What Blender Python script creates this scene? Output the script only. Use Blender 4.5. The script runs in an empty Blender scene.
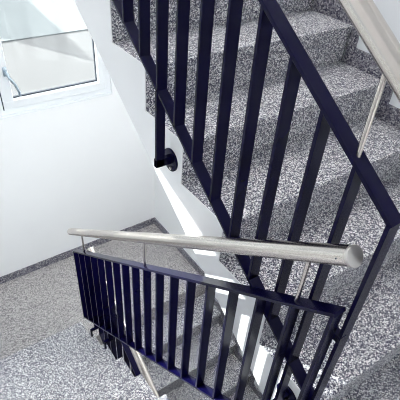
import bpy, bmesh, math
from mathutils import Vector, Matrix

scn = bpy.context.scene
COL = scn.collection
ZS = 3.44                      # the half landing is at height 0; the eye is 3.44 m above it

# ------------------------------------------------------------------ helpers
def link(name, bm, mat, parent=None, smooth=False):
    bmesh.ops.recalc_face_normals(bm, faces=bm.faces[:])
    me = bpy.data.meshes.new(name)
    bm.to_mesh(me); bm.free()
    for p in me.polygons:
        p.use_smooth = smooth
    me.materials.append(mat)
    o = bpy.data.objects.new(name, me)
    COL.objects.link(o)
    if parent is not None:
        o.parent = parent
    return o

def add_box(bm, x0, x1, y0, y1, z0, z1, bevel=0.0):
    b = bmesh.new()
    bmesh.ops.create_cube(b, size=1.0)
    for v in b.verts:
        v.co = Vector(((x0 + x1) / 2 + v.co.x * (x1 - x0), (y0 + y1) / 2 + v.co.y * (y1 - y0),
                       (z0 + z1) / 2 + v.co.z * (z1 - z0) + ZS))
    if bevel:
        bmesh.ops.bevel(b, geom=b.edges[:], offset=bevel, segments=2, affect='EDGES', profile=0.6)
    merge(bm, b)

def merge(bm, b):
    me = bpy.data.meshes.new('tmp')
    b.to_mesh(me); b.free()
    bm.from_mesh(me)
    bpy.data.meshes.remove(me)

def add_prism_x(bm, prof, x0, x1, bevel=0.0):
    """profile in (y, z), extruded along x"""
    b = bmesh.new()
    v0 = [b.verts.new((x0, y, z + ZS)) for y, z in prof]
    v1 = [b.verts.new((x1, y, z + ZS)) for y, z in prof]
    n = len(prof)
    b.faces.new(v0); b.faces.new(v1)
    for i in range(n):
        j = (i + 1) % n
        b.faces.new((v0[i], v0[j], v1[j], v1[i]))
    bmesh.ops.recalc_face_normals(b, faces=b.faces[:])
    if bevel:
        bmesh.ops.bevel(b, geom=b.edges[:], offset=bevel, segments=2, affect='EDGES', profile=0.6)
    merge(bm, b)

def add_prism_z(bm, poly, z0, z1):
    b = bmesh.new()
    v0 = [b.verts.new((x, y, z0 + ZS)) for x, y in poly]
    v1 = [b.verts.new((x, y, z1 + ZS)) for x, y in poly]
    n = len(poly)
    b.faces.new(v0); b.faces.new(v1)
    for i in range(n):
        j = (i + 1) % n
        b.faces.new((v0[i], v0[j], v1[j], v1[i]))
    bmesh.ops.recalc_face_normals(b, faces=b.faces[:])
    merge(bm, b)

def add_tube(bm, p, q, rad, seg=24, r2=None, bevel=0.0):
    p = Vector(p) + Vector((0, 0, ZS)); q = Vector(q) + Vector((0, 0, ZS))
    d = q - p
    b = bmesh.new()
    bmesh.ops.create_cone(b, cap_ends=True, segments=seg, radius1=rad, radius2=rad if r2 is None else r2, depth=d.length)
    if bevel:
        rim = [e for e in b.edges if abs(abs(e.verts[0].co.z) - d.length / 2) < 1e-5 and abs(e.verts[0].co.z - e.verts[1].co.z) < 1e-6]
        bmesh.ops.bevel(b, geom=rim, offset=bevel, segments=2, affect='EDGES', profile=0.6)
    rot = Vector((0, 0, 1)).rotation_difference(d.normalized()).to_matrix().to_4x4()
    bmesh.ops.transform(b, matrix=Matrix.Translation((p + q) / 2) @ rot, verts=b.verts[:])
    merge(bm, b)

def shade_round(o, angle=40):
    me = o.data
    for p in me.polygons:
        p.use_smooth = True
    try:
        me.set_sharp_from_angle(angle=math.radians(angle))
    except Exception:
        pass
    return o

def empty(name, loc, label, cat, group=None):
    o = bpy.data.objects.new(name, None)
    o.empty_display_size = 0.1
    COL.objects.link(o)
    o['label'] = label; o['category'] = cat
    if group: o['group'] = group
    return o

def structure(name, bm, mat, label=None, cat=None):
    o = link(name, bm, mat)
    o['kind'] = 'structure'
    if label: o['label'] = label
    if cat: o['category'] = cat
    return o

# ------------------------------------------------------------------ materials
def new_mat(name):
    m = bpy.data.materials.new(name); m.use_nodes = True
    nt = m.node_tree
    return m, nt, nt.nodes['Principled BSDF']

def mat_paint(name, col, rough=0.85, var=0.015, scale=6.0, bump=0.0):
    m, nt, b = new_mat(name)
    tc = nt.nodes.new('ShaderNodeTexCoord')
    nz = nt.nodes.new('ShaderNodeTexNoise'); nz.inputs['Scale'].default_value = scale; nz.inputs['Detail'].default_value = 4
    nt.links.new(tc.outputs['Object'], nz.inputs['Vector'])
    cr = nt.nodes.new('ShaderNodeValToRGB')
    cr.color_ramp.elements[0].position = 0.3; cr.color_ramp.elements[1].position = 0.7
    cr.color_ramp.elements[0].color = (*[max(0, c - var) for c in col], 1)
    cr.color_ramp.elements[1].color = (*[min(1, c + var) for c in col], 1)
    nt.links.new(nz.outputs['Fac'], cr.inputs['Fac'])
    nt.links.new(cr.outputs['Color'], b.inputs['Base Color'])
    b.inputs['Roughness'].default_value = rough
    if bump:
        n2 = nt.nodes.new('ShaderNodeTexNoise'); n2.inputs['Scale'].default_value = 220
        nt.links.new(tc.outputs['Object'], n2.inputs['Vector'])
        bp = nt.nodes.new('ShaderNodeBump'); bp.inputs['Strength'].default_value = bump; bp.inputs['Distance'].default_value = 0.002
        nt.links.new(n2.outputs['Fac'], bp.inputs['Height']); nt.links.new(bp.outputs['Normal'], b.inputs['Normal'])
    return m

def mat_terrazzo(name, stops, scale, rough=0.45, fine=0.35):
    m, nt, b = new_mat(name)
    tc = nt.nodes.new('ShaderNodeTexCoord')
    def chips(sc):
        v = nt.nodes.new('ShaderNodeTexVoronoi'); v.feature = 'F1'; v.inputs['Scale'].default_value = sc
        v.inputs['Randomness'].default_value = 1.0
        nt.links.new(tc.outputs['Object'], v.inputs['Vector'])
        s = nt.nodes.new('ShaderNodeSeparateColor'); nt.links.new(v.outputs['Color'], s.inputs['Color'])
        cr = nt.nodes.new('ShaderNodeValToRGB'); cr.color_ramp.interpolation = 'CONSTANT'
        el = cr.color_ramp.elements
        while len(el) < len(stops): el.new(0.5)
        for e, (p, c) in zip(el, stops):
            e.position = p; e.color = (*c, 1)
        nt.links.new(s.outputs['Red'], cr.inputs['Fac'])
        return cr
    a = chips(scale); c = chips(scale * 1.9)
    mx = nt.nodes.new('ShaderNodeMix'); mx.data_type = 'RGBA'; mx.inputs['Factor'].default_value = fine
    nt.links.new(a.outputs['Color'], mx.inputs['A']); nt.links.new(c.outputs['Color'], mx.inputs['B'])
    nt.links.new(mx.outputs['Result'], b.inputs['Base Color'])
    b.inputs['Roughness'].default_value = rough
    b.inputs['Specular IOR Level'].default_value = 0.4
    return m

def mat_metal(name, col, rough=0.28, aniso=0.0):
    m, nt, b = new_mat(name)
    b.inputs['Base Color'].default_value = (*col, 1)
    b.inputs['Metallic'].default_value = 1.0
    tc = nt.nodes.new('ShaderNodeTexCoord')
    mp = nt.nodes.new('ShaderNodeMapping'); mp.inputs['Scale'].default_value = (400, 8, 400)
    nz = nt.nodes.new('ShaderNodeTexNoise'); nz.inputs['Scale'].default_value = 1.0; nz.inputs['Detail'].default_value = 3
    nt.links.new(tc.outputs['Object'], mp.inputs['Vector']); nt.links.new(mp.outputs['Vector'], nz.inputs['Vector'])
    mr = nt.nodes.new('ShaderNodeMapRange'); mr.inputs['To Min'].default_value = rough - 0.005; mr.inputs['To Max'].default_value = rough + 0.005
    nt.links.new(nz.outputs['Fac'], mr.inputs['Value']); nt.links.new(mr.outputs['Result'], b.inputs['Roughness'])
    return m

def mat_glass(name):
    m = bpy.data.materials.new(name); m.use_nodes = True
    nt = m.node_tree; nt.nodes.clear()
    out = nt.nodes.new('ShaderNodeOutputMaterial')
    tr = nt.nodes.new('ShaderNodeBsdfTransparent'); tr.inputs['Color'].default_value = (0.93, 0.97, 0.98, 1)
    gl = nt.nodes.new('ShaderNodeBsdfGlossy'); gl.inputs['Roughness'].default_value = 0.02
    fr = nt.nodes.new('ShaderNodeFresnel'); fr.inputs['IOR'].default_value = 1.45
    ge = nt.nodes.new('ShaderNodeNewGeometry'); mi = nt.nodes.new('ShaderNodeMapRange')
    mi.inputs['To Min'].default_value = 1.45; mi.inputs['To Max'].default_value = 1 / 1.45   # both faces of the pane reflect alike
    nt.links.new(ge.outputs['Backfacing'], mi.inputs['Value']); nt.links.new(mi.outputs['Result'], fr.inputs['IOR'])
    mx = nt.nodes.new('ShaderNodeMixShader')
    nt.links.new(fr.outputs['Fac'], mx.inputs['Fac']); nt.links.new(tr.outputs['BSDF'], mx.inputs[1]); nt.links.new(gl.outputs['BSDF'], mx.inputs[2])
    nt.links.new(mx.outputs['Shader'], out.inputs['Surface'])
    return m

WALL = mat_paint('white_wall_paint', (0.83, 0.845, 0.86), 0.9, 0.008, 3.0, 0.05)
SLAB = mat_paint('white_slab_paint', (0.81, 0.81, 0.82), 0.85, 0.012, 5.0, 0.05)
PVC = mat_paint('white_window_plastic', (0.76, 0.79, 0.82), 0.4, 0.004, 3.0)
GASKET = mat_paint('dark_rubber', (0.03, 0.04, 0.06), 0.6, 0.005, 20)
STEEL_PAINT = mat_paint('dark_navy_paint', (0.0024, 0.0019, 0.0240), 0.24, 0.0006, 14)
STEEL_PAINT.node_tree.nodes['Principled BSDF'].inputs['Specular IOR Level'].default_value = 0.13
STAINLESS = mat_metal('brushed_stainless', (0.60, 0.55, 0.51), 0.25)
CAP = mat_metal('brushed_end_cap', (0.66, 0.63, 0.60), 0.42)
SILVER = mat_metal('silver_handle', (0.42, 0.50, 0.57), 0.3)
GLASS = mat_glass('window_glass')
NV = (0.016, 0.014, 0.05)
STAIR = mat_terrazzo('speckled_terrazzo', [(0.0, NV), (0.30, (0.05, 0.047, 0.085)), (0.44, (0.20, 0.197, 0.225)), (0.58, (0.50, 0.50, 0.52)), (0.78, (0.90, 0.90, 0.90))], 230, 0.5, 0.2)
LANDING = mat_terrazzo('landing_terrazzo', [(0.0, (0.05, 0.04, 0.06)), (0.18, (0.13, 0.12, 0.13)), (0.34, (0.31, 0.297, 0.297)), (0.56, (0.46, 0.443, 0.443)), (0.80, (0.64, 0.62, 0.60))], 165, 0.5, 0.35)
SKIRT = mat_terrazzo('skirting_terrazzo', [(0.0, NV), (0.28, (0.06, 0.055, 0.09)), (0.48, (0.17, 0.165, 0.19)), (0.66, (0.30, 0.29, 0.32)), (0.84, (0.52, 0.52, 0.53))], 140, 0.45, 0.35)
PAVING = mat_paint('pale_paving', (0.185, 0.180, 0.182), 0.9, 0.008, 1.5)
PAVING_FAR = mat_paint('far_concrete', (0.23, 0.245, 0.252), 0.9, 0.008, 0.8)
RENDER_OUT = mat_paint('grey_render', (0.45, 0.48, 0.52), 0.9, 0.03, 2.0)

# ------------------------------------------------------------------ dimensions (metres, heights relative to the eye)
R = 0.18563; T = 0.27
L0 = -1.584                       # upper floor the photographer stands on
L1 = L0 - 10 * R                  # half landing under the window
L2 = L1 - 10 * R
XE, XW = 1.955, -1.20             # right and left walls
YW, YB = 3.335, -1.60             # window wall and the wall behind
XC = 0.784                        # open side of the right-hand flights
XA = 0.669                        # open side of the flight going down at the left
ZT = 2.7                          # ceiling
Y0, Z0 = 1.94745, -0.47           # upper flight: nosing k at (Y0-(k+1)T, Z0-kR)
YB1 = 2.30                        # landing edge of the lower flight
YA9 = 2.37                        # nosing of the last tread of the left flight

# ------------------------------------------------------------------ stairs
def stair_rising(name, label, nos, x0, x1, soffit, y_top):
    """nos: nosings (y, z) from the top step down; risers face -y, flight climbs towards +y"""
    root = empty(name, None, label, 'staircase')
    th, g = 0.042, 0.004
    for i, (y, z) in enumerate(nos):
        yb = nos[i - 1][0] + 0.022 if i else y_top
        bm = bmesh.new(); add_box(bm, x0 + g, x1 - 0.003, y - 0.016, yb, z - th, z, 0.004)
        link('tread', bm, STAIR, root)
        bm = bmesh.new(); add_box(bm, x0 + g, x1 - 0.003, y, y + 0.022, z - R + 0.0005, z - th + 0.0005)
        link('riser', bm, STAIR, root)
    # painted concrete slab: stepped on top (just inside the terrazzo), sloping soffit below
    prof = []
    for i, (y, z) in enumerate(nos):
        yb = nos[i - 1][0] + 0.022 if i else y_top
        prof += [(yb, z - th), (y + 0.022, z - th)]
    yl, zl = nos[-1]
    prof += [(yl + 0.022, zl - R)]
    s = R / T
    nosing = lambda yy: nos[0][1] + (yy - nos[0][0]) * s
    ylow = yl + 0.022
    prof += [(ylow, nosing(ylow) - soffit), (y_top, nosing(y_top) - soffit)]
    bm = bmesh.new(); add_prism_x(bm, prof, x0 + g, x1 - 0.003)
    link('flight_slab', bm, SLAB, root)
    # thin painted cheek that closes the side of the flight
    prof = []
    for i, (y, z) in enumerate(nos):
        yb = nos[i - 1][0] + 0.001 if i else y_top
        prof += [(yb, z - 0.0015), (y + 0.001, z - 0.0015)]
    prof += [(yl + 0.001, zl - R), (yl + 0.001, nosing(yl) - soffit), (y_top, nosing(y_top) - soffit)]
    bm = bmesh.new(); add_prism_x(bm, prof, x0, x0 + g - 0.0005)
    link('side_cheek', bm, SLAB, root)
    return root

upper_nos = [(Y0 - (k + 1) * T, Z0 - k * R) for k in range(-2, 6)]
stair_rising('staircase', 'grey speckled terrazzo flight with white side climbing along the right wall behind the upper railing',
             upper_nos, XC, XE, 0.375, Y0 + 2 * T + 0.022)
lower_nos = [(YB1 - m * T, L1 - m * R) for m in range(1, 10)]
stair_rising('staircase', 'speckled terrazzo flight going down from the landing, seen through the lower railing',
             lower_nos, XC, XE, 0.375, YB1 + 0.02)

# flight that goes down from the photographer's feet to the landing (risers face +y)
root = empty('staircase', None, 'pale speckled terrazzo steps at the bottom left going down to the window landing', 'staircase')
a_nos = [(YA9 - (9 - j) * T, L0 - j * R) for j in range(1, 10)]
for i, (y, z) in enumerate(a_nos):
    bm = bmesh.new(); add_box(bm, XW + 0.003, XA, y - T - 0.022, y + 0.010, z - 0.042, z, 0.004)
    link('tread', bm, STAIR, root)
    bm = bmesh.new(); add_box(bm, XW + 0.003, XA, y - 0.022, y, z - R + 0.0005, z - 0.0415)
    link('riser', bm, STAIR, root)
prof = []
for i, (y, z) in enumerate(a_nos):
    prof += [(y - T - 0.022, z - 0.042), (y - 0.022, z - 0.042)]
ya, za = a_nos[-1]
prof += [(ya - 0.022, L1 - 0.0), (ya - 0.022, L1 - 0.2), (a_nos[0][0] - T - 0.022, a_nos[0][1] - 0.375)]
bm = bmesh.new(); add_prism_x(bm, prof, XW + 0.003, XA - 0.001)
link('flight_slab', bm, SLAB, root)

# ------------------------------------------------------------------ floors
bm = bmesh.new()
add_prism_z(bm, [(XW, YA9 - 0.022), (XA + 0.004, YA9 - 0.022), (XA + 0.004, YB1), (XE, YB1), (XE, YW), (XW, YW)], L1 - 0.22, L1)
structure('floor', bm, LANDING)
bm = bmesh.new()
yA0 = a_nos[0][0] - T
add_prism_z(bm, [(XW, YB), (XE, YB), (XE, upper_nos[-1][0] + 0.022), (XC, upper_nos[-1][0] + 0.022), (XC, yA0), (XW, yA0)], L0 - 0.22, L0)
structure('floor_upper', bm, STAIR)
bm = bmesh.new(); add_box(bm, XW, XE, YB, YW, L2 - 0.2, L2)
structure('floor_lower', bm, LANDING)

# ------------------------------------------------------------------ walls with the window opening
WX0, WX1, WZ0, WZ1 = -1.15, 1.53, -1.755, -0.215
TH = 0.30
bm = bmesh.new()
add_box(bm, XW - 0.2, WX0, YW, YW + TH, L2 - 0.2, ZT)
add_box(bm, WX1, XE + 0.2, YW, YW + TH, L2 - 0.2, ZT)
add_box(bm, WX0, WX1, YW, YW + TH, L2 - 0.2, WZ0)
add_box(bm, WX0, WX1, YW, YW + TH, WZ1, ZT)
structure('wall_back', bm, WALL)
bm = bmesh.new(); add_box(bm, XE, XE + 0.2, YB - 0.2, YW, L2 - 0.2, ZT); structure('wall_right', bm, WALL)
GY0, GY1, GZ0, GZ1 = 1.00, 3.15, -2.70, 0.1      # unseen glazing added in the left wall to light the stairwell
bm = bmesh.new()
add_box(bm, XW - 0.2, XW, YB - 0.2, GY0, L2 - 0.2, ZT)
add_box(bm, XW - 0.2, XW, GY1, YW, L2 - 0.2, ZT)
add_box(bm, XW - 0.2, XW, GY0, GY1, L2 - 0.2, GZ0)
add_box(bm, XW - 0.2, XW, GY0, GY1, GZ1, ZT)
structure('wall_left', bm, WALL)
fill_win = bpy.data.objects.new('fill_window', None); COL.objects.link(fill_win); fill_win['kind'] = 'structure'
bm = bmesh.new()
for a, b in ((GZ0, GZ0 + 0.06), (GZ1 - 0.06, GZ1)):
    add_box(bm, XW - 0.14, XW - 0.07, GY0, GY1, a, b, 0.003)
for i in range(4):
    yy = GY0 + (GY1 - GY0 - 0.06) * i / 3
    add_box(bm, XW - 0.14, XW - 0.07, yy, yy + 0.06, GZ0, GZ1, 0.003)
link('window_frame', bm, PVC, fill_win)
for i in range(3):
    yy = GY0 + (GY1 - GY0 - 0.06) * i / 3
    bm = bmesh.new(); add_box(bm, XW - 0.107, XW - 0.103, yy + 0.055, yy + (GY1 - GY0 - 0.06) / 3 + 0.005, GZ0 + 0.055, GZ1 - 0.055)
    link('pane', bm, GLASS, fill_win)
bm = bmesh.new(); add_box(bm, XW, XE, YB - 0.2, YB, L2 - 0.2, ZT); structure('wall_front', bm, WALL)
# ceiling with an unseen opening added to let sky light into the stairwell
SX0, SX1, SY0, SY1 = -1.0, 0.65, 0.8, 3.1
bm = bmesh.new()
add_box(bm, XW - 0.2, SX0, YB - 0.2, YW + TH, ZT, ZT + 0.2)
add_box(bm, SX1, XE + 0.2, YB - 0.2, YW + TH, ZT, ZT + 0.2)
add_box(bm, SX0, SX1, YB - 0.2, SY0, ZT, ZT + 0.2)
add_box(bm, SX0, SX1, SY1, YW + TH, ZT, ZT + 0.2)
structure('ceiling', bm, WALL)

# skirtings
bm = bmesh.new(); add_box(bm, XW, XE, YW - 0.014, YW, L1, L1 + 0.082, 0.002); structure('baseboard_back', bm, SKIRT)
bm = bmesh.new(); add_box(bm, XE - 0.014, XE, YB1 + 0.05, YW - 0.014, L1, L1 + 0.082, 0.002); structure('baseboard_right', bm, SKIRT)
def stepped_skirt(name, nos):
    up, fw = 0.088, 0.060
    prof = []
    for i, (y, z) in enumerate(nos):
        yb = nos[i - 1][0] - fw if i else y + T
        prof += [(yb, z + up), (y - fw, z + up)]
    yl, zl = nos[-1]
    prof += [(yl - fw, zl - R + 0.002), (yl - 0.003, zl - R + 0.002)]
    back = []
    for i, (y, z) in enumerate(nos):
        yb = nos[i - 1][0] - 0.012 if i else y + T
        back += [(yb, z + 0.001), (y - 0.012, z + 0.001)]
    prof += back[::-1]
    bm = bmesh.new(); add_prism_x(bm, prof, XE - 0.014, XE)
    structure(name, bm, SKIRT)
stepped_skirt('trim_1', upper_nos)
stepped_skirt('trim_2', lower_nos)

# ------------------------------------------------------------------ window
win = bpy.data.objects.new('window_1', None); COL.objects.link(win); win['kind'] = 'structure'
FY0, FY1 = YW + 0.030, YW + 0.100
bm = bmesh.new()
add_box(bm, WX0, WX1, FY0, FY1, WZ0, WZ0 + 0.049, 0.003)
add_box(bm, WX0, WX1, FY0, FY1, WZ1 - 0.05, WZ1, 0.003)
add_box(bm, WX0, WX0 + 0.05, FY0, FY1, WZ0 + 0.049, WZ1 - 0.05)
add_box(bm, WX1 - 0.045, WX1, FY0, FY1, WZ0 + 0.049, WZ1 - 0.05)
MULL = [(0.562, 0.632), (-0.345, -0.275)]
for a, b in MULL:
    add_box(bm, a, b, FY0, FY1, WZ0 + 0.049, WZ1 - 0.05)
link('window_frame', bm, PVC, win)
bm = bmesh.new(); add_box(bm, WX0, WX1, YW - 0.006, FY0 + 0.01, WZ0 - 0.002, WZ0 + 0.010, 0.003)
link('window_sill', bm, PVC, win)
sashes = [(0.637, 1.484), (-0.270, 0.557), (-1.099, -0.350)]
zb, zt = WZ0 + 0.053, WZ1 - 0.054
for n, (a, b) in enumerate(sashes):
    w, wb, wr = 0.082, 0.066, 0.058
    bm = bmesh.new()
    y0, y1 = FY0 - 0.012, FY1 - 0.01
    add_box(bm, a, b, y0, y1, zb, zb + wb, 0.006)
    add_box(bm, a, b, y0, y1, zt - w, zt, 0.006)
    add_box(bm, a, a + w, y0, y1, zb + wb - 0.004, zt - w + 0.004, 0.006)
    add_box(bm, b - wr, b, y0, y1, zb + wb - 0.004, zt - w + 0.004, 0.006)
    sash = link('window_sash', bm, PVC, win)
    ga, gb, gz0, gz1 = a + w, b - wr, zb + wb, zt - w
    bm = bmesh.new(); gw = 0.009
    add_box(bm, ga - 0.002, gb + 0.002, y0 + 0.044, y0 + 0.062, gz0 - 0.002, gz0 + gw)
    add_box(bm, ga - 0.002, gb + 0.002, y0 + 0.044, y0 + 0.062, gz1 - gw, gz1 + 0.002)
    add_box(bm, gb - gw * 0.6, gb + 0.002, y0 + 0.044, y0 + 0.062, gz0 + gw, gz1 - gw)
    add_box(bm, ga - 0.002, ga + 0.002, y0 + 0.044, y0 + 0.062, gz0 + gw, gz1 - gw)
    link('gasket', bm, GASKET, sash)
    bm = bmesh.new(); add_box(bm, ga - 0.001, gb + 0.001, y0 + 0.055, y0 + 0.059, gz0 - 0.001, gz1 + 0.001)
    link('pane', bm, GLASS, sash)
    if n == 0:
        hx, hz = a + 0.060, -1.40
        bm = bmesh.new()
        add_box(bm, hx - 0.014, hx + 0.014, y0 - 0.009, y0 + 0.001, hz - 0.035, hz + 0.035, 0.004)
        add_tube(bm, (hx, y0, hz), (hx, y0 - 0.045, hz), 0.010, 16, bevel=0.002)
        pts = [(hx, y0 - 0.045, hz + 0.008), (hx + 0.012, y0 - 0.053, hz - 0.035), (hx + 0.040, y0 - 0.055, hz - 0.085), (hx + 0.060, y0 - 0.052, hz - 0.15), (hx + 0.062, y0 - 0.050, hz - 0.185)]
        for p, q in zip(pts, pts[1:]):
            add_tube(bm, p, q, 0.0105, 16, 0.0095)
        h = shade_round(link('handle', bm, SILVER, win))
# dark strip standing in for the shadow gap at the edge of the sash
bm = bmesh.new(); add_box(bm, 0.630, 0.638, FY0 - 0.002, FY0 + 0.02, WZ0 + 0.050, WZ0 + 0.30)
link('gap_shade_strip', bm, GASKET, win)

# ------------------------------------------------------------------ railings
def bar(bm, x, y, z0, z1, w=0.010, d=0.040):
    add_box(bm, x - d / 2, x + d / 2, y - w / 2, y + w / 2, z0, z1, 0.0012)

def flat_rail(bm, x, ya, za, yb, zb, h=0.011, d=0.040):
    L = math.hypot(yb - ya, zb - za); uy, uz = (yb - ya) / L, (zb - za) / L
    ny, nz = -uz, uy
    if nz < 0: ny, nz = -ny, -nz
    prof = [(ya + ny * h / 2, za + nz * h / 2), (yb + ny * h / 2, zb + nz * h / 2), (yb - ny * h / 2, zb - nz * h / 2), (ya - ny * h / 2, za - nz * h / 2)]
    add_prism_x(bm, prof, x - d / 2, x + d / 2, 0.0015)

def railing(name, label, x, top, bot, ys, posts, hand, end_ys, rad=0.024):
    """top, bot, hand: functions y -> z of the rail centre lines"""
    root = empty(name, None, label, 'railing')
    ya, yb = min(ys), max(ys)
    bm = bmesh.new(); flat_rail(bm, x, ya - 0.006, top(ya - 0.006), yb + 0.006, top(yb + 0.006)); link('top_rail', bm, STEEL_PAINT, root)
    bm = bmesh.new(); flat_rail(bm, x, ya - 0.006, bot(ya - 0.006), yb + 0.006, bot(yb + 0.006)); link('bottom_rail', bm, STEEL_PAINT, root)
    for y in ys:
        e = min(abs(y - ya), abs(y - yb)) < 1e-6
        bm = bmesh.new(); bar(bm, x, y, bot(y) - (0.004 if not e else 0.012), top(y) + (-0.004 if not e else 0.0))
        link('end_post' if e else 'baluster', bm, STEEL_PAINT, root)
    for y in posts:
        bm = bmesh.new(); add_tube(bm, (x, y, top(y) + 0.003), (x, y, hand(y) - rad * 0.8), 0.0062, 16)
        shade_round(link('handrail_post', bm, STAINLESS, root))
    p, q = (x, end_ys[0], hand(end_ys[0])), (x, end_ys[1], hand(end_ys[1]))
    bm = bmesh.new(); add_tube(bm, p, q, rad, 40)
    hr = shade_round(link('handrail', bm, STAINLESS, root))
    d = (Vector(q) - Vector(p)).normalized()
    for e, s in ((Vector(p), -1), (Vector(q), 1)):
        bm = bmesh.new(); add_tube(bm, e - d * s * 0.002, e + d * s * 0.007, rad + 0.0008, 40, bevel=0.002)
        shade_round(link('end_cap', bm, CAP, hr))
    return root, hr

def mount(root, x, y, z_top, z_bot, xface, name='wall_bracket'):
    """flat bar going down below the bottom rail, turned into the side of the slab, with a round plate"""
    bm = bmesh.new()
    bar(bm, x, y, z_bot, z_top, 0.012, 0.036)
    s = 1 if xface > x else -1
    a, b = sorted((x - s * 0.018, xface - s * 0.006))
    add_box(bm, a, b, y - 0.006, y + 0.014, z_bot, z_bot + 0.034, 0.0012)
    br = link(name, bm, STEEL_PAINT, root)
    bm = bmesh.new()
    yc, zc = y + 0.004, z_bot + 0.012
    add_tube(bm, (xface - s * 0.008, yc, zc), (xface, yc, zc), 0.047, 40, bevel=0.0015)
    shade_round(link('mounting_plate', bm, STEEL_PAINT, br))
    bm = bmesh.new()
    add_tube(bm, (xface - s * 0.013, yc - 0.012, zc - 0.031), (xface - s * 0.008, yc - 0.012, zc - 0.031), 0.0065, 16, bevel=0.001)
    shade_round(link('screw', bm, STAINLESS, br))

SC = 0.672
# upper railing, climbing along the right-hand flight
XR = 0.735
zN = lambda y: upper_nos[0][1] + (y - upper_nos[0][0]) * (R / T)
hC = lambda h, y: zN(0.75) + h + (y - 0.75) * SC
ys = [0.307 + 0.1125 * n for n in range(19)]
up, hr = railing('railing', 'dark navy flat-bar railing with steel handrail, climbing beside the right-hand steps', XR,
                 lambda y: hC(0.836, y), lambda y: hC(0.112, y) + 0.04 * (y - 0.5), ys, [ys[1] + 0.012, ys[9], ys[17]], lambda y: hC(1.045, y), (0.23, 2.42))
for n in (1, 8):
    zt_ = hC(0.112, ys[n]); mount(up, XR - 0.005, ys[n], zt_ + 0.04 * (ys[n] - 0.5), zt_ - 0.282, XC)
# strap that ties the two railings together at their near ends
bm = bmesh.new(); add_box(bm, 0.711, 0.735, 0.301, 0.331, -0.968, -0.945, 0.001); link('tie_bar', bm, STEEL_PAINT, up)

# lower railing, beside the flight going down to the landing
XL = 0.690
yA, yZ = 0.324, 2.290
tA = lambda y: -0.846 + (y - yA) * (-2.334 + 0.846) / (yZ - yA)
bA = lambda y: tA(y) - (0.675 + (y - yA) / (yZ - yA) * 0.085)
hA = lambda y: -0.673 + (y - 0.342) * (-2.180 + 0.673) / (2.331 - 0.342)
ys = [yA + (yZ - yA) * n / 17 for n in range(18)]
lo, hr = railing('railing', 'dark navy flat-bar railing with pale steel handrail crossing the lower half, sloping to the landing', XL,
                 tA, bA, ys, [ys[1], ys[8] + 0.02, ys[15] + 0.05], hA, (0.340, 2.331), 0.0245)
bm = bmesh.new()
e = Vector((XL - 0.0235, 0.362, hA(0.362) + 0.003)); add_tube(bm, e, e + Vector((-0.002, 0, 0)), 0.0022, 12)
link('screw', bm, GASKET, hr)
for y, j in ((2.070, 8), (1.800, 7)):
    zt_ = bA(y); zt2 = L0 - j * R
    bm = bmesh.new()
    bar(bm, XL, y, zt2 + 0.066, zt_, 0.012, 0.034)
    add_box(bm, XA - 0.030, XL + 0.017, y - 0.007, y + 0.007, zt2 + 0.066, zt2 + 0.090, 0.001)
    add_box(bm, XA - 0.030, XA - 0.016, y - 0.007, y + 0.007, zt2 + 0.001, zt2 + 0.072, 0.001)
    link('foot_bracket', bm, STEEL_PAINT, lo)
mount(lo, XL, ys[0], bA(ys[0]), bA(ys[0]) - 0.27, XA, 'wall_bracket')

# third railing, going down from the landing below the lower one
zB = lambda y, h: L1 + (y - YB1) * (R / T) + h
ys = [2.10 - 0.1125 * n for n in range(18)]
railing('railing', 'dark navy railing going down from the landing, half hidden behind the lower railing', XR,
        lambda y: zB(y, 1.17), lambda y: zB(y, 0.44), ys, [ys[2], ys[9], ys[16]], lambda y: zB(y, 1.385), (2.11, 0.2))

# ------------------------------------------------------------------ outside
ZG = -4.0
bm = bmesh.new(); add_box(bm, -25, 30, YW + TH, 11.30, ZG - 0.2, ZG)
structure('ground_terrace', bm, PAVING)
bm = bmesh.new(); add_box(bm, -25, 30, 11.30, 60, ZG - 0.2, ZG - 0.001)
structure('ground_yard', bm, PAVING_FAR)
bm = bmesh.new(); add_box(bm, -25, XW - 0.2, -25, YW + TH, ZG - 0.2, ZG)
structure('ground_side', bm, PAVING)
bm = bmesh.new(); add_box(bm, -25, 30, 11.27, 11.36, ZG - 0.1, ZG + 0.03, 0.008)
o = link('kerb', bm, PAVING_FAR); o['label'] = 'thin pale kerb across the paving outside the window'; o['category'] = 'kerb'

ELEV = math.radians(16)
sun_h = Vector((0.509, -0.861, 0))
tip = Vector((3.873, 9.246, ZG)); H = 1.8
corner = tip - sun_h * (H / math.tan(ELEV))
bm = bmesh.new()
plan = [(corner.x, corner.y), (corner.x + 0.62, corner.y + 14), (corner.x - 6.0, corner.y + 14), (corner.x - 0.509 * 9, corner.y + 0.861 * 9)]
add_prism_z(bm, plan, ZG, ZG + H - 0.25)
root = empty('building', None, 'grey neighbouring building whose shadow falls on the paving outside the window', 'building')
link('building_wall', bm, RENDER_OUT, root)
bm = bmesh.new(); add_prism_z(bm, plan, ZG + H - 0.25, ZG + H)
link('flat_roof', bm, RENDER_OUT, root)

# ------------------------------------------------------------------ light
LOBE_SW, LOBE_N, FILL_STRIP, FILL_PANEL = 1.3, 6.0, 26.0, 34.0
w = bpy.data.worlds.new('sky'); scn.world = w; w.use_nodes = True
nt = w.node_tree; bg = nt.nodes['Background']
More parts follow.
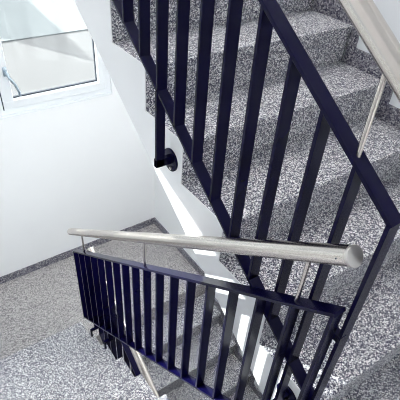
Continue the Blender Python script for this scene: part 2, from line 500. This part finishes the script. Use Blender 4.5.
# pale overcast sky with two brighter, whiter lobes added to brighten the interior
tc = nt.nodes.new('ShaderNodeTexCoord')
def lobe(direction, lo, power, gain):
    v = Vector(direction).normalized()
    dp = nt.nodes.new('ShaderNodeVectorMath'); dp.operation = 'DOT_PRODUCT'; dp.inputs[1].default_value = v
    nt.links.new(tc.outputs['Generated'], dp.inputs[0])
    mr = nt.nodes.new('ShaderNodeMapRange'); mr.inputs['From Min'].default_value = lo; mr.inputs['From Max'].default_value = 1.0
    nt.links.new(dp.outputs['Value'], mr.inputs['Value'])
    pw = nt.nodes.new('ShaderNodeMath'); pw.operation = 'POWER'; pw.inputs[1].default_value = power
    nt.links.new(mr.outputs['Result'], pw.inputs[0])
    ml = nt.nodes.new('ShaderNodeMath'); ml.operation = 'MULTIPLY'; ml.inputs[1].default_value = gain
    nt.links.new(pw.outputs['Value'], ml.inputs[0])
    return ml
a = lobe((-0.75, -0.62, 0.42), 0.2, 1.5, LOBE_SW)
b = lobe((0.1, 0.6, 0.8), 0.5, 1.5, LOBE_N)
ad = nt.nodes.new('ShaderNodeMath'); ad.operation = 'ADD'
nt.links.new(a.outputs['Value'], ad.inputs[0]); nt.links.new(b.outputs['Value'], ad.inputs[1])
a1 = nt.nodes.new('ShaderNodeMath'); a1.operation = 'ADD'; a1.inputs[1].default_value = 0.8
nt.links.new(ad.outputs['Value'], a1.inputs[0])
mx = nt.nodes.new('ShaderNodeMix'); mx.data_type = 'RGBA'
mx.inputs['A'].default_value = (0.86, 0.93, 1.0, 1); mx.inputs['B'].default_value = (1.0, 0.995, 0.985, 1)
nt.links.new(ad.outputs['Value'], mx.inputs['Factor'])
nt.links.new(mx.outputs['Result'], bg.inputs['Color']); nt.links.new(a1.outputs['Value'], bg.inputs['Strength'])
sl = bpy.data.lights.new('sun', 'SUN'); sl.energy = 13.0; sl.angle = math.radians(0.6); sl.color = (1.0, 0.97, 0.92)
so = bpy.data.objects.new('sun', sl); COL.objects.link(so)
d = Vector((sun_h.x * math.cos(ELEV), sun_h.y * math.cos(ELEV), -math.sin(ELEV)))
so.rotation_euler = d.to_track_quat('-Z', 'Y').to_euler()
so.location = (-4, 12, 12)

# fill light added under the right-hand flight to brighten the steps below
fill_lamp = empty('fill_strip_light', None, 'unseen strip-shaped fill light added under the sloping right-hand flight', 'fill_lamp')
ly = lambda y: upper_nos[0][1] + (y - upper_nos[0][0]) * (R / T) - 0.375
FILL_GLOW = bpy.data.materials.new('fill_glow_cover'); FILL_GLOW.use_nodes = True
pb = FILL_GLOW.node_tree.nodes['Principled BSDF']; pb.inputs['Base Color'].default_value = (0.9, 0.9, 0.88, 1)
pb.inputs['Emission Color'].default_value = (1.0, 0.97, 0.94, 1); pb.inputs['Emission Strength'].default_value = FILL_STRIP
ya_, yb_ = 0.75, 1.75
def slab_bar(bm, d0, d1, hw, e):
    prof = [(ya_ + e, ly(ya_ + e) - d0), (yb_ - e, ly(yb_ - e) - d0), (yb_ - e, ly(yb_ - e) - d1), (ya_ + e, ly(ya_ + e) - d1)]
    add_prism_x(bm, prof, 1.37 - hw, 1.37 + hw, 0.004)
bm = bmesh.new(); slab_bar(bm, 0.002, 0.03, 0.075, 0.0); link('housing', bm, PVC, fill_lamp)
bm = bmesh.new(); slab_bar(bm, 0.0305, 0.075, 0.06, 0.02); link('diffuser', bm, FILL_GLOW, fill_lamp)

# square fill light added on the ceiling to brighten the right-hand treads
fill_lamp = empty('fill_ceiling_light', None, 'unseen square fill light added on the ceiling above the right-hand flight', 'fill_lamp')
FILL_PAN = FILL_GLOW.copy(); FILL_PAN.name = 'fill_panel_cover'
FILL_PAN.node_tree.nodes['Principled BSDF'].inputs['Emission Strength'].default_value = FILL_PANEL
bm = bmesh.new(); add_box(bm, 1.10, 1.76, 1.90, 2.56, ZT - 0.035, ZT, 0.004); link('frame', bm, PVC, fill_lamp)
bm = bmesh.new(); add_box(bm, 1.13, 1.73, 1.93, 2.53, ZT - 0.045, ZT - 0.0355); link('diffuser', bm, FILL_PAN, fill_lamp)

# ------------------------------------------------------------------ camera
f, yaw, pitch, roll = 446.806, math.radians(37.79219), math.radians(38.57574), math.radians(4.58132)
cy, sy, cp, sp = math.cos(yaw), math.sin(yaw), math.cos(pitch), math.sin(pitch)
fw = Vector((sy * cp, cy * cp, -sp)); r0 = Vector((cy, -sy, 0)); u0 = r0.cross(fw)
rt = r0 * math.cos(roll) + u0 * math.sin(roll); upv = -r0 * math.sin(roll) + u0 * math.cos(roll)
cam = bpy.data.cameras.new('camera'); cam.sensor_width = 36; cam.lens = f / 400 * 36; cam.clip_start = 0.02; cam.clip_end = 300
co = bpy.data.objects.new('camera', cam); COL.objects.link(co)
co.matrix_world = Matrix(((rt.x, upv.x, -fw.x, 0), (rt.y, upv.y, -fw.y, 0), (rt.z, upv.z, -fw.z, ZS), (0, 0, 0, 1)))
scn.camera = co

scn.view_settings.view_transform = 'Standard'
scn.view_settings.look = 'None'
scn.view_settings.gamma = 1.0
scn.view_settings.use_curve_mapping = False
scn.view_settings.exposure = 0.1
scn.cycles.filter_width = 1.0
scn.cycles.max_bounces = 12
scn.cycles.diffuse_bounces = 8
scn.cycles.transparent_max_bounces = 16
